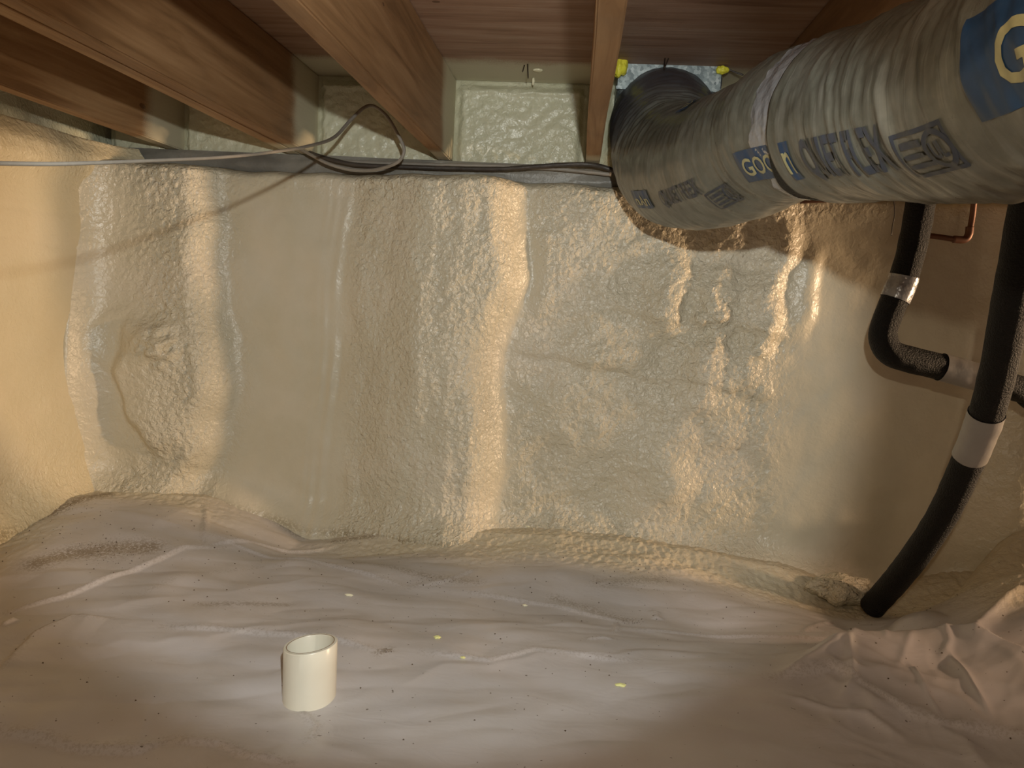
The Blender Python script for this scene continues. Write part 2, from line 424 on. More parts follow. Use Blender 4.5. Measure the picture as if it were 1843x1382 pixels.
xs = np.concatenate([np.arange(XC - 0.05, 1.55, 0.0048), np.arange(1.55, 4.6, 0.04)]); zs = np.arange(-0.16, TOP + 0.0001, 0.0048)
Xg, Zg = np.meshgrid(xs, zs, indexing='ij')
H, Rg = wall_bulge(Xg, Zg)
topz = Zg + (Zg > TOP - 0.12) * 0  # flat ridge, wobbled below
wob = 0.006 * perlin(Xg * 9, Zg * 0 + 3) * sst(Zg, TOP - 0.1, TOP)
dW = np.clip(np.exp(-((Zg - floor_base(Xg) - 0.012) / 0.012) ** 2) * (0.6 + 0.8 * perlin(Xg * 6, Zg * 0 + 2)), 0, 1)
P = np.stack([Xg, WY - H, topz + wob], -1)
back = P[:, -1:].copy(); back[:, :, 1] = RIM - 0.005; back[:, :, 2] -= 0.012          # ledge behind the shoulder
P = np.concatenate([P, back], 1)
att = {'rough': np.concatenate([Rg, Rg[:, -1:]], 1), 'dirt': np.concatenate([dW, dW[:, -1:] * 0], 1)}
wall_back = link('wall_back', grid_mesh('wall_back', P, att), M_FOAM)
setp(wall_back, 'tall crawlspace wall covered in cream spray foam with vertical bulges', 'wall', None, 'structure')

# concrete behind the foam closes the wall off
bm = bmesh.new(); bm_box(bm, XC - 0.25, 4.6, 2.18, 2.38, -0.3, 1.35); concrete = bm_obj('rim_board', bm, M_SILL, wall_back)

# left wall: runs towards the camera from the corner
ys = np.arange(-0.7, WY + 0.04, 0.007); zl = np.arange(-0.1, 1.045, 0.007)
Yg, Zg2 = np.meshgrid(ys, zl, indexing='ij')
rl = 0.12 + 0.55 * (1 - sst(Zg2, 0.10, 0.30)) + 0.45 * sst(Zg2, 0.86, 0.97) + 0.15 * perlin(Yg * 4, Zg2 * 4, 60)
rl = np.clip(rl, 0.03, 1)
hl = 0.014 * fbm(Yg * 2.5, Zg2 * 2.5, 3, 61) + 0.05 * np.exp(-(WY - Yg) / 0.06) + 0.05 * (1 - sst(Zg2, 0.03, 0.20)) ** 2
hl += 0.02 * sst(Zg2, 0.90, 0.97) * (1 - sst(Zg2, 0.99, 1.045) * 1.5) + 0.0022 * rl * (perlin(Yg * 60, Zg2 * 60, 62) + perlin(Yg * 28, Zg2 * 28, 63))
crk = np.exp(-((Zg2 - 0.83 - 0.02 * perlin(Yg * 6, Yg * 0)) / 0.004) ** 2) + np.exp(-((Zg2 - 0.75 + 0.02 * perlin(Yg * 5, Yg * 0 + 3)) / 0.004) ** 2)
hl -= 0.002 * crk
dL = np.clip(np.exp(-((Zg2 - 0.055) / 0.02) ** 2) * (0.7 + perlin(Yg * 5, Zg2 * 0)), 0, 1)
PL = np.stack([XC + hl, Yg, Zg2], -1)
bk = PL[:, -1:].copy(); bk[:, :, 0] = XC - 0.07
PL = np.concatenate([PL, bk], 1)
M_FOAML = mat_foam('spray_foam_left', (0.66, 0.565, 0.37), (0.71, 0.60, 0.41))
wall_left = link('wall_left', grid_mesh('wall_left', PL, {'rough': np.concatenate([rl, rl[:, -1:]], 1), 'dirt': np.concatenate([dL, dL[:, -1:] * 0], 1)}, flip=True), M_FOAML)
setp(wall_left, 'smooth cream spray-foamed side wall at the left corner', 'wall', None, 'structure')
# foamed rim above the left wall
ysr = np.arange(-0.7, 2.2, 0.012); zr = np.arange(1.0, JT + 0.001, 0.012)
Yr, Zr = np.meshgrid(ysr, zr, indexing='ij')
PR = np.stack([XC - 0.055 + 0.012 * fbm(Yr * 7, Zr * 7, 3, 71), Yr, Zr], -1)
link('rim_foam', grid_mesh('rim_foam', PR, {'rough': 0.5 + 0 * Yr, 'dirt': 0 * Yr}, flip=True), M_RIMFOAM, wall_left)
bm = bmesh.new(); bm_box(bm, XC - 0.3, XC - 0.08, -0.7, 2.3, -0.3, JT); bm_obj('rim_board', bm, M_SILL, wall_left)

# ---- subfloor
bm = bmesh.new(); bm_box(bm, XC - 0.3, 4.6, -0.9, 2.38, JT, JT + 0.018, ny=8)
ceiling = bm_obj('ceiling', bm, M_PLY); setp(ceiling, 'plywood subfloor sheet seen from below between the joists', 'ceiling', None, 'structure')

# ---- floor: polythene sheet as laid over the soil
def seglist(pts, z=0.0): return [at_z(px, py, z)[:2] for px, py in pts]
def nearest(Xa, Ya, poly):
    """signed distance to a polyline, along-parameter 0..1"""
    best = np.full(Xa.shape, 1e9); sgn = np.ones(Xa.shape); par = np.zeros(Xa.shape)
    poly = np.array(poly); L = np.concatenate([[0], np.cumsum(np.linalg.norm(np.diff(poly, axis=0), axis=1))])
    for i in range(len(poly) - 1):
        a, b = poly[i], poly[i + 1]; d = b - a; l2 = d @ d
        t = np.clip(((Xa - a[0]) * d[0] + (Ya - a[1]) * d[1]) / l2, 0, 1)
        ex = Xa - a[0] - t * d[0]; ey = Ya - a[1] - t * d[1]; r = np.hypot(ex, ey)
        m = r < best; best = np.where(m, r, best)
        cr = d[0] * (Ya - a[1]) - d[1] * (Xa - a[0]); sgn = np.where(m, np.sign(cr), sgn)
        par = np.where(m, (L[i] + t * math.sqrt(l2)) / L[-1], par)
    return best * sgn, par
fx = np.concatenate([np.arange(XC - 0.02, 1.30, 0.0043), np.arange(1.30, 4.6, 0.03)])
fy = np.concatenate([np.arange(-0.9, 0.8, 0.05), np.arange(0.8, 2.14, 0.0043)])
FX, FY = np.meshgrid(fx, fy, indexing='ij')
def wav(scale, ang, stretch, seed, o=3):
    c, s = math.cos(ang), math.sin(ang)
    return fbm((FX * c + FY * s) / scale / stretch, (-FX * s + FY * c) / scale, o, seed)
bx = floor_base(FX)
G = bx * sst(FY, 1.3, 2.0) + 0.0 * FX
G += 0.020 * wav(0.42, 0.10, 2.2, 81, 2) + 0.010 * wav(0.17, -0.15, 2.4, 82, 2)
G += 0.0045 * np.abs(wav(0.10, 0.22, 3.5, 83, 2)) * (1 + 0 * FX)
# sheet pulled up on the left bank
G += 0.03 * np.exp(-((FX + 1.15) / 0.35) ** 2) * sst(FY, 1.2, 1.8)
G += 0.038 * np.exp(-np.maximum(1.985 - FY, 0) / 0.07) * sst(FX, -0.75, -0.45)
# creases: (pixels on the ground, height, width, kind)   step = overlap or fold that drops on one side, ridge = pinched pleat
CRE = [
    ([(0, 1108), (110, 1088), (250, 1040), (330, 1012), (400, 1000)], 0.010, 0.05, 'step'),
    ([(372, 935), (366, 1003)], 0.006, 0.007, 'ridge'),
    ([(366, 1003), (470, 975), (620, 960)], 0.008, 0.05, 'step'),
    ([(0, 1303), (70, 1310), (150, 1330), (250, 1340), (300, 1325)], 0.012, 0.06, 'step'),
    ([(300, 1325), (398, 1337), (450, 1365), (520, 1382)], 0.010, 0.05, 'step'),
    ([(290, 1133), (400, 1138), (520, 1150), (600, 1162), (690, 1185)], 0.007, 0.06, 'step'),
    ([(380, 985), (480, 1000), (590, 1018), (680, 1040), (735, 1052)], 0.007, 0.06, 'step'),
    ([(735, 1052), (800, 1045), (860, 1022)], 0.005, 0.05, 'step'),
    ([(760, 1182), (880, 1195), (960, 1178), (1060, 1190), (1150, 1200)], 0.006, 0.06, 'step'),
    ([(850, 1060), (1000, 1080), (1110, 1105), (1140, 1108)], 0.006, 0.05, 'step'),
    ([(1112, 1108), (1112, 1125), (1105, 1133)], 0.006, 0.005, 'ridge'),
    ([(1055, 1158), (1080, 1152), (1105, 1152)], 0.005, 0.004, 'ridge'),
    ([(1140, 1120), (1330, 1125), (1500, 1140), (1560, 1150)], 0.006, 0.07, 'step'),
    ([(1180, 1085), (1185, 1100)], 0.010, 0.012, 'ridge'),
    ([(1500, 1080), (1440, 1130)], 0.005, 0.006, 'ridge'),
    ([(0, 1130), (30, 1118)], 0.010, 0.01, 'ridge'),
    ([(540, 1265), (570, 1300), (555, 1335)], 0.004, 0.005, 'ridge'),
    ([(200, 1120), (130, 1118), (60, 1145), (0, 1200)], 0.012, 0.08, 'step'),
    ([(240, 1090), (330, 1050), (470, 1025)], 0.010, 0.05, 'ridge'),
    ([(500, 1025), (560, 1010), (640, 1000)], 0.010, 0.04, 'ridge'),
    ([(1380, 1240), (1500, 1235), (1640, 1295), (1843, 1330)], 0.010, 0.06, 'step'),
]
DIRT = np.zeros_like(FX)
for pts, am, wd, kd in CRE:
    d, t = nearest(FX, FY, seglist(pts))
    taper = np.clip(np.minimum(t, 1 - t) * 6, 0.15, 1)
    am *= 0.75
    if kd == 'ridge': G += am * taper * np.exp(-(d / wd) ** 2)
    else:
        G += am * taper * np.where(d > 0, np.exp(-np.abs(d) / wd), np.exp(-(d / 0.0045) ** 2))
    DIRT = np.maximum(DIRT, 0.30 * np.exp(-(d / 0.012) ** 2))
for pts, wd, am in (([(70, 1040), (130, 1025), (270, 1015)], 0.035, 1.0), ([(0, 1000), (60, 975), (190, 935)], 0.03, 1.0), ([(600, 1000), (780, 1040), (860, 1045)], 0.02, 0.6),
                    ([(1000, 1070), (1130, 1105)], 0.02, 0.6), ([(1080, 1050), (1200, 1040)], 0.03, 0.5), ([(680, 1185), (700, 1180)], 0.012, 0.8), ([(360, 1095), (520, 1090)], 0.014, 0.6),
                    ([(400, 912), (540, 940)], 0.025, 1.0), ([(600, 955), (860, 965)], 0.014, 0.8), ([(740, 1000), (870, 1000)], 0.02, 0.3)):
    d, t = nearest(FX, FY, seglist(pts)); DIRT = np.maximum(DIRT, am * np.exp(-(d / wd) ** 2))
# mound on the right with the sheet draped over it
def blob(cx, cy, sx, sy, am, p=2): return am * np.exp(-(np.abs((FX - cx) / sx) ** p + np.abs((FY - cy) / sy) ** p))
mp = at_d(1800, 985, 1.55)
MND = 0.20 * sst(FX, 0.66, 1.05) * np.exp(-(np.abs(FY - 1.62) / 0.20) ** 2.5)
MND += 0.09 * sst(FX, 0.72, 1.2) * sst(FY, 0.9, 1.3)
MND *= 1 + 0.10 * perlin(FX * 8, FY * 8, 90)
MND *= 0.72
_d, _t = nearest(FX, FY, seglist([(1698, 1135), (1760, 1108), (1843, 1060), (1990, 980)]))
_r = np.clip(1 - (np.abs(_d) / 0.115) ** 2.2, 0, 1) ** 0.6
MND = np.maximum(MND, (0.085 + 0.13 * sst(_t, 0, 0.6)) * _r * (1 - 0.0 * _t)) + 0.010 * _r
MND *= 1 - 0.9 * sst(FX, 1.35, 1.9)
G += MND
# bunched sheet in front of the mound
fold, ft = nearest(FX, FY, seglist([(1390, 1190), (1470, 1180), (1560, 1158), (1650, 1160), (1720, 1172), (1843, 1225), (2000, 1300)], 0.03))
bun = sst(ft, 0.0, 0.25)
G += bun * 0.050 * np.where(fold > 0, np.exp(-np.abs(fold) / 0.028), np.exp(-(np.abs(fold) / 0.11) ** 1.2))
loc = np.where(fold > 0, np.exp(-fold / 0.02), 1.0) * sst(FX, 0.36, 0.56) * np.exp(-((FY - 1.27 + 0.15 * (FX - 0.7)) / 0.20) ** 2)
def crest(scale, ang, stretch, seed, k=3.0):
    c, s_ = math.cos(ang), math.sin(ang)
    wx = FX + 0.02 * perlin(FX * 14, FY * 14, seed + 5); wy = FY + 0.02 * perlin(FX * 13, FY * 15, seed + 6)
    n_ = perlin((wx * c + wy * s_) / scale / stretch, (-wx * s_ + wy * c) / scale, seed)
    return np.clip(1 - np.abs(n_) * k, 0, 1) ** 1.5
G += loc * (0.009 * crest(0.15, 0.25, 2.8, 91) + 0.004 * crest(0.085, -0.6, 2.4, 92) + 0.0015 * crest(0.045, 1.1, 2.5, 93) - 0.003)
G += 0.0022 * crest(0.22, 0.15, 3.0, 94, 5.0) * sst(FY, 0.8, 1.0)
for pts, am, wd in (([(1545, 1150), (1525, 1180), (1535, 1225), (1510, 1250)], 0.010, 0.009), ([(1640, 1160), (1625, 1190), (1610, 1215)], 0.006, 0.007), ([(1635, 1200), (1665, 1240), (1700, 1275)], 0.009, 0.005),
                    ([(1700, 1190), (1740, 1230), (1790, 1280)], 0.011, 0.007), ([(1400, 1215), (1440, 1200), (1530, 1170)], 0.014, 0.012), ([(1590, 1150), (1592, 1172)], 0.004, 0.005), ([(1400, 1240), (1495, 1262), (1560, 1268), (1640, 1300)], 0.010, 0.009),
                    ([(1690, 1160), (1705, 1185), (1690, 1200)], 0.007, 0.008), ([(1745, 1195), (1752, 1160), (1843, 1135)], 0.024, 0.016)):
    d, t = nearest(FX, FY, seglist(pts, 0.03)); G += am * np.exp(-(np.abs(d) / wd) ** 1.3) * np.clip(np.minimum(t, 1 - t) * 5, 0.1, 1)
# foam overspray along the wall foot and the mound
wl = WY - FY
FO = sst(FY + 0.06 * perlin(FX * 4, FY * 4, 95) + 0.05 * sst(FX, -0.3, 0.3), 1.76, 1.96)
FO = np.maximum(FO, (1 - sst(FX - XC + 0.06 * perlin(FX * 6, FY * 6, 96), 0.03, 0.15)) * 0.9)
FO = np.maximum(FO, sst(FX, 0.80, 0.98) * sst(FY + 0.05 * perlin(FX * 7, FY * 7, 97), 1.48, 1.60))
fo_keep = 1 - 0.85 * np.exp(-((FX + 0.8) / 0.2) ** 2) ; FO *= np.clip(fo_keep, 0.15, 1)  # thins the overspray on a stretch at the left
DIRT = np.clip(DIRT, 0, 1)
G += FO * (0.0028 * perlin(FX * 60, FY * 50, 98) + 0.0022 * perlin(FX * 105, FY * 95, 99))
floor = link('floor', grid_mesh('floor', np.stack([FX, FY, G], -1), {'foam': FO, 'dirt': DIRT}), M_SHEET)
setp(floor, 'wrinkled off-white polythene sheet covering the crawlspace ground', 'floor', None, 'structure')
bm = bmesh.new(); bm_box(bm, XC - 0.3, 4.6, -0.9, 2.38, -0.30, -0.22); bm_obj('soil', bm, M_DIRT, floor)
def gz(x, y):
    i = min(max(np.searchsorted(fx, x), 1), len(fx) - 1); j = min(max(np.searchsorted(fy, y), 1), len(fy) - 1)
    a = (x - fx[i - 1]) / (fx[i] - fx[i - 1]); b = (y - fy[j - 1]) / (fy[j] - fy[j - 1])
    return float(G[i - 1, j - 1] * (1 - a) * (1 - b) + G[i, j - 1] * a * (1 - b) + G[i - 1, j] * (1 - a) * b + G[i, j] * a * b)
def ground_hit(px, py):
    r = ray(px, py); z = 0.0
    for _ in range(30):
        p = CAMP + r * ((z - CAM_Z) / r[2]); z = 0.5 * z + 0.5 * gz(p[0], p[1])
    return CAMP + r * ((z - CAM_Z) / r[2])

# ------------------------------------------------------------------ JOISTS
def joist_mesh(x0, x1, y0=-0.9, y1=2.175, bev=0.003):
    bm = bmesh.new(); bm_box(bm, x0, x1, y0, y1, JB, JT - 0.0005, ny=14)
    es = [e for e in bm.edges if abs(e.verts[0].co.y - e.verts[1].co.y) > 0.01]
    bmesh.ops.bevel(bm, geom=es, offset=bev, segments=2, affect='EDGES')
    r = random.Random(int(x0 * 1000))
    for v in bm.verts:
        v.co.x += 0.0012 * math.sin(v.co.y * 7 + x0 * 31)
    return bm
JG = 'floor joists under the subfloor'
for x0, lab, m in ((-1.213, 'wooden floor joist nearest the left foam wall, dark above and pale below', M_JOISTL),
                   (-0.415, 'wooden floor joist with the cable loop hanging beside its far end', M_JOIST),
                   (0.0, 'narrow wooden floor joist left of the silvery duct boot', M_JOISTL),
                   (0.44, 'wooden floor joist running above the fat insulated duct', M_JOIST),
                   ):
    o = bm_obj('floor_joist', joist_mesh(x0, x0 + 0.038), m); setp(o, lab, 'joist', JG)
dj = empty('floor_joist', (-0.812, 1.0, JB), 'doubled wooden floor joist, two boards side by side with a dark seam below', 'joist', JG)
bm_obj('board', joist_mesh(-0.851, -0.8135), M_JOISTL, dj); bm_obj('board', joist_mesh(-0.8115, -0.774), M_JOIST, dj)
for k, x0 in enumerate((0.86, 1.27)):
    o = bm_obj('floor_joist', joist_mesh(x0, x0 + 0.038), M_JOIST)
    setp(o, ('wooden floor joist hidden behind the duct, above the slim black pipe', 'wooden floor joist at the far right behind the duct')[k], 'joist', JG)

# foam panels sprayed in the joist bays against the rim
jx = [-1.40, -1.213, -1.175, -0.851, -0.774, -0.415, -0.377, 0.0, 0.038, 0.44, 0.478, 0.86, 0.898, 1.27, 1.308, 1.75]
for k in range(0, len(jx), 2):
    a, b = jx[k] + 0.0005, jx[k + 1] - 0.0005
    X1 = np.linspace(a, b, max(8, int((b - a) / 0.004))); Z1 = np.linspace(1.003, JT - 0.0005, 74)
    U, V = np.meshgrid(X1, Z1, indexing='ij')
    e = np.minimum(np.minimum(U - a, b - U), JT - V)
    lowe = sst(V, 1.005, 1.05)
    h = 0.024 * sst(e + 0.004 * perlin(U * 30, V * 30, 7), 0.004, 0.030) * lowe + 0.005 * np.exp(-((e - 0.006) / 0.006) ** 2)
    h += lowe * sst(e, 0.01, 0.04) * (0.003 * fbm(U * 40, V * 40, 3, 100 + k) + 0.005 * perlin(U * 9, V * 9, 110 + k))
    h += 0.006 * np.exp(-((JT - V - 0.035 - 0.004 * perlin(U * 12, U * 0)) / 0.006) ** 2) * sst(e, 0.0, 0.02)
    rr = 0.35 + 0.3 * perlin(U * 8, V * 8, 120 + k)
    link('rim_foam', grid_mesh('rim_foam', np.stack([U, RIM + 0.01 - h, V], -1), {'rough': np.clip(rr, 0.1, 1), 'dirt': 0 * U}), M_RIMFOAM, wall_back)

# sill plate with grey overspray, below the joists
XS = np.linspace(XC + 0.02, 1.75, 420); th = np.linspace(0, 1, 9)
U, V = np.meshgrid(XS, th, indexing='ij')
ysl = 2.115 + 0.006 * fbm(U * 7, V * 3, 3, 130) - 0.010 * np.sin(V * np.pi); zsl = 0.984 + V * (JB - 0.986)
sill = link('sill_plate', grid_mesh('sill_plate', np.stack([U, ysl, zsl], -1), {'rough': 0.4 + 0 * U, 'dirt': 0 * U}), M_SILL)
bmx = bmesh.new(); bm_box(bmx, XC + 0.02, 1.75, 2.122, 2.17, 0.984, JB - 0.001); bm_obj('plate_board', bmx, M_SILL, sill)
setp(sill, 'long grey oversprayed sill plate lying on the foam wall under the joist ends', 'beam')

# ------------------------------------------------------------------ DUCT
OD0 = 0.27
ctr = [at_d(1205, 178, 1.985), at_d(1201, 205, 1.955), at_d(1196, 235, 1.85), at_d(1212, 290, 1.70), at_d(1262, 300, 1.54), at_d(1330, 280, 1.37), at_d(1395, 250, 1.24), at_d(1450, 225, 1.13), at_d(1560, 205, 0.97), at_d(1703, 178, 0.80), at_d(1850, 140, 0.67)]
ctr += [np.array([0.405, 0.5, 0.915]), np.array([0.41, 0.2, 0.915]), np.array([0.41, -0.3, 0.915])]
rad = [0.118, 0.128, 0.136, 0.134, 0.128, 0.122, 0.114, 0.112, 0.102, 0.096, 0.095, 0.095, 0.095, 0.095]
cr = np.column_stack([np.array(ctr), rad])
ND = 760
D, DL = spline(cr, ND); DC, DR = D[:, :3], D[:, 3]
_T, _A, _B = frames(DC[::-1], np.array([0, 0, 1.0]))
DT, DA, DB = -_T[::-1], _A[::-1], _B[::-1]
DS = np.linspace(0, DL, ND)
def duct_pt(s, th, off=0.0, wr=True):
    s = np.asarray(s, float); th = np.asarray(th, float)
    c = np.stack([np.interp(s, DS, DC[:, k]) for k in range(3)], -1)
    a = np.stack([np.interp(s, DS, DA[:, k]) for k in range(3)], -1)
    b = np.stack([np.interp(s, DS, DB[:, k]) for k in range(3)], -1)
    r = np.interp(s, DS, DR) + off
    sq = 1 - sst(s, 0.02, 0.13)
    r = r * (1 + 0.85 * sq * (np.maximum(np.abs(np.cos(th)), np.abs(np.sin(th))) ** -0.9 - 1))
    if wr:
        tt = np.cos(th) * 1.4; t2 = np.sin(th) * 1.4
        el = np.exp(-((s - 0.36) / 0.17) ** 2)
        st = sst(s, S_SPLIT + 0.04, S_SPLIT + 0.22)
        r = r + (0.0006 + 0.0010 * st) * perlin(s / 0.014 + tt * 1.2, t2 + 4, 141) + (0.0010 + 0.0014 * st) * perlin(s / 0.032 + tt, t2 * 1.5, 142)
        ridg = 1 - np.abs(perlin(s / 0.045 + tt * 1.1, t2 * 1.6 + 2, 147)) * 2.2
        r = r + st * 0.0032 * (0.6 + 0.6 * np.cos(th - 0.3)) * np.clip(ridg, 0, 1) ** 3 * sst(perlin(s / 0.2 + 3, t2 * 1.3, 148), -0.3, 0.4)
        r = r + el * (0.0030 * perlin(s / 0.015 + tt * .5, t2 * .8, 143) + 0.0035 * perlin(s / 0.05 + tt * 1.5, t2 * 1.5, 146))
        r = r + 0.005 * perlin(s / 0.12, th * 0 + t2, 144) + 0.0012 * perlin(s / 0.02, t2 * 5 + tt * 4, 149)
    return c + (a * np.cos(th)[..., None] + b * np.sin(th)[..., None]) * r[..., None]
def project(P):
    c = (np.asarray(P) - CAMP) @ RW
    return np.stack([CX + FPX * c[..., 0] / -c[..., 2], CY - FPX * c[..., 1] / -c[..., 2]], -1), -c[..., 2]
_ss, _tt = np.meshgrid(np.arange(0, DL - 0.3, 0.004), np.linspace(0, 2 * np.pi, 181), indexing='ij')
_PP = duct_pt(_ss, _tt, 0.0, wr=False); _px, _dep = project(_PP)
_cc = np.stack([np.interp(_ss, DS, DC[:, k]) for k in range(3)], -1)
_face = ((_PP - _cc) * (CAMP - _PP)).sum(-1) > 0
def find(px, py):
    d = np.hypot(_px[..., 0] - px, _px[..., 1] - py) + (~_face) * 1e5 + (_dep < 0.05) * 1e5
    i = np.unravel_index(np.argmin(d), d.shape); return float(_ss[i]), float(_tt[i])

# arc length where the sleeve starts
S_SPLIT = find(1404, 230)[0]
def duct_mesh(name, s0, s1, off0, seg=120, step=0.0032, lip=None, tilt=0.0):
    ss = np.arange(s0, s1, step); th = np.linspace(0, 2 * np.pi, seg + 1)
    S_, T_ = np.meshgrid(ss, th, indexing='ij')
    wgt = 1 - sst(S_, s0, s0 + 0.12) if lip == 'start' else 0
    S2 = S_ + tilt * wgt * np.cos(T_ - 0.8)
    P = duct_pt(S2, T_, off0)
    sh = 1 - sst(S_ + 0.03 * perlin(S_ * 9, T_), 0.22, 0.42) if lip != 'start' else 0 * S_  # painted shade, fading out along the elbow
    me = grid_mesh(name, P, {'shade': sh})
    uvl = me.uv_layers.new(name='UVMap')
    li = np.zeros(len(me.loops), np.int32); me.loops.foreach_get('vertex_index', li)
    uv = np.stack([S_.reshape(-1)[li], T_.reshape(-1)[li] / (2 * np.pi)], 1); uvl.data.foreach_set('uv', uv.reshape(-1).astype(np.float32))
    return me
duct = empty('air_duct', tuple(DC[5]), 'fat silvery-grey insulated flexible duct curving from the ceiling boot towards the camera', 'duct')
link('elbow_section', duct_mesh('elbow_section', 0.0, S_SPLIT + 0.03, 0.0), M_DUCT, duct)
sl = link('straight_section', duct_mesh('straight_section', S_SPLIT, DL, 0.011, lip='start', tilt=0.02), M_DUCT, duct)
md = sl.modifiers.new('thickness', 'SOLIDIFY'); md.thickness = 0.006; md.offset = -1
# foil tape band on the elbow section just before the sleeve
ss = np.linspace(S_SPLIT - 0.085, S_SPLIT + 0.012, 24); th = np.linspace(0, 2 * np.pi, 161)
S_, T_ = np.meshgrid(ss, th, indexing='ij'); S_ = S_ + (S_ < S_SPLIT - 0.08) * 0.012 * perlin(T_ * 4, T_ * 0)
P = duct_pt(S_, T_, 0.0012); N = P - np.stack([np.interp(S_, DS, DC[:, k]) for k in range(3)], -1); N /= np.linalg.norm(N, axis=-1)[..., None]
P = P + N * (0.0022 * np.abs(perlin(T_ * 9 + S_ * 60, S_ * 40, 150)))[..., None]
setp(link('tape_band', grid_mesh('tape_band', P), M_SILVER, duct), 'crinkled shiny silver tape')
setp(sl, 'dusty larger sleeve section with an open lip')

# black strip standing in for the shadow in the sleeve's gap, wider underneath
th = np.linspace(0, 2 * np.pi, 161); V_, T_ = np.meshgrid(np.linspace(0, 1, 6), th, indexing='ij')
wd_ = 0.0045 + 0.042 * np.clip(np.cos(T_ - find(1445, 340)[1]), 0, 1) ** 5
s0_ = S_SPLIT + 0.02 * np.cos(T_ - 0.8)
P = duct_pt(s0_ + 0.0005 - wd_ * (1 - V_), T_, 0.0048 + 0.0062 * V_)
setp(link('sleeve_gap_shadow', grid_mesh('sleeve_gap_shadow', P), M_RUBBER, duct), 'black strip painting the shadow in the gap at the sleeve')

# printed marks, laid on the jacket at their place along the duct
def text_tris(body, size, bold=0.0):
    cu = bpy.data.curves.new('lettering', 'FONT'); cu.body = body; cu.size = size; cu.align_x = 'LEFT'; cu.resolution_u = 3; cu.offset = bold
    ob = bpy.data.objects.new('lettering', cu); COL.objects.link(ob)
    bpy.context.view_layer.update()
    dg = bpy.context.evaluated_depsgraph_get(); me = bpy.data.meshes.new_from_object(ob.evaluated_get(dg))
    COL.objects.unlink(ob); bpy.data.objects.remove(ob); bpy.data.curves.remove(cu)
    bm = bmesh.new(); bm.from_mesh(me); bpy.data.meshes.remove(me)
    bmesh.ops.triangulate(bm, faces=bm.faces)
    for _ in range(0):
        es = []
        if not es: break
        bmesh.ops.subdivide_edges(bm, edges=es, cuts=1)
    return bm
def densify(bm, lim=0.0036):
    for _ in range(7):
        es = [e for e in bm.edges if e.calc_length() > lim]
        if not es: break
        bmesh.ops.subdivide_edges(bm, edges=es, cuts=1)
        bmesh.ops.triangulate(bm, faces=bm.faces)
def lay_on_duct(name, bm, mat, s0, t0, w_to, off, off_r):
    """flat x,y drawing (metres) -> s along the duct, y up the duct side"""
    densify(bm)
    co = np.array([v.co[:] for v in bm.verts])
    r = np.interp(s0 + co[:, 0], DS, DR)
    P = duct_pt(s0 + co[:, 0], t0 + TS * co[:, 1] / r, off_r)
    for v, p in zip(bm.verts, P): v.co = Vector(p)
    return bm_obj(name, bm, mat, duct, smooth=True)
# direction of increasing angle on the camera side: up in the picture or down
_s, _t = find(1560, 230); _a, _ = project(duct_pt(np.array([_s, _s]), np.array([_t, _t + 0.1]), 0, False)); TS = 1.0 if _a[1][1] < _a[0][1] else -1.0
def rect_bm(x0, x1, y0, y1, n=10, skew=0.0):
    bm = bmesh.new(); gx = np.linspace(x0, x1, n); gy = np.linspace(y0, y1, n)
    vv = [[bm.verts.new((x + skew * (y - y0), y, 0)) for y in gy] for x in gx]
    for i in range(n - 1):
        for j in range(n - 1): bm.faces.new((vv[i][j], vv[i + 1][j], vv[i + 1][j + 1], vv[i][j + 1]))
    return bm
def frame_bm(x0, x1, y0, y1, t):
    bm = bmesh.new()
    for a, b, c, d in ((x0, x1, y0, y0 + t), (x0, x1, y1 - t, y1), (x0, x0 + t, y0 + t, y1 - t), (x1 - t, x1, y0 + t, y1 - t)):
        n = 14; gx = np.linspace(a, b, n); gy = np.linspace(c, d, n)
        vv = [[bm.verts.new((x, y, 0)) for y in gy] for x in gx]
        for i in range(n - 1):
            for j in range(n - 1): bm.faces.new((vv[i][j], vv[i + 1][j], vv[i + 1][j + 1], vv[i][j + 1]))
    return bm
def fit(bm, x0, x1, y0, y1):
    co = np.array([v.co[:] for v in bm.verts]); mn, mx = co.min(0), co.max(0)
    for v in bm.verts:
        v.co.x = x0 + (v.co.x - mn[0]) / (mx[0] - mn[0]) * (x1 - x0); v.co.y = y0 + (v.co.y - mn[1]) / (mx[1] - mn[1]) * (y1 - y0)
    return bm
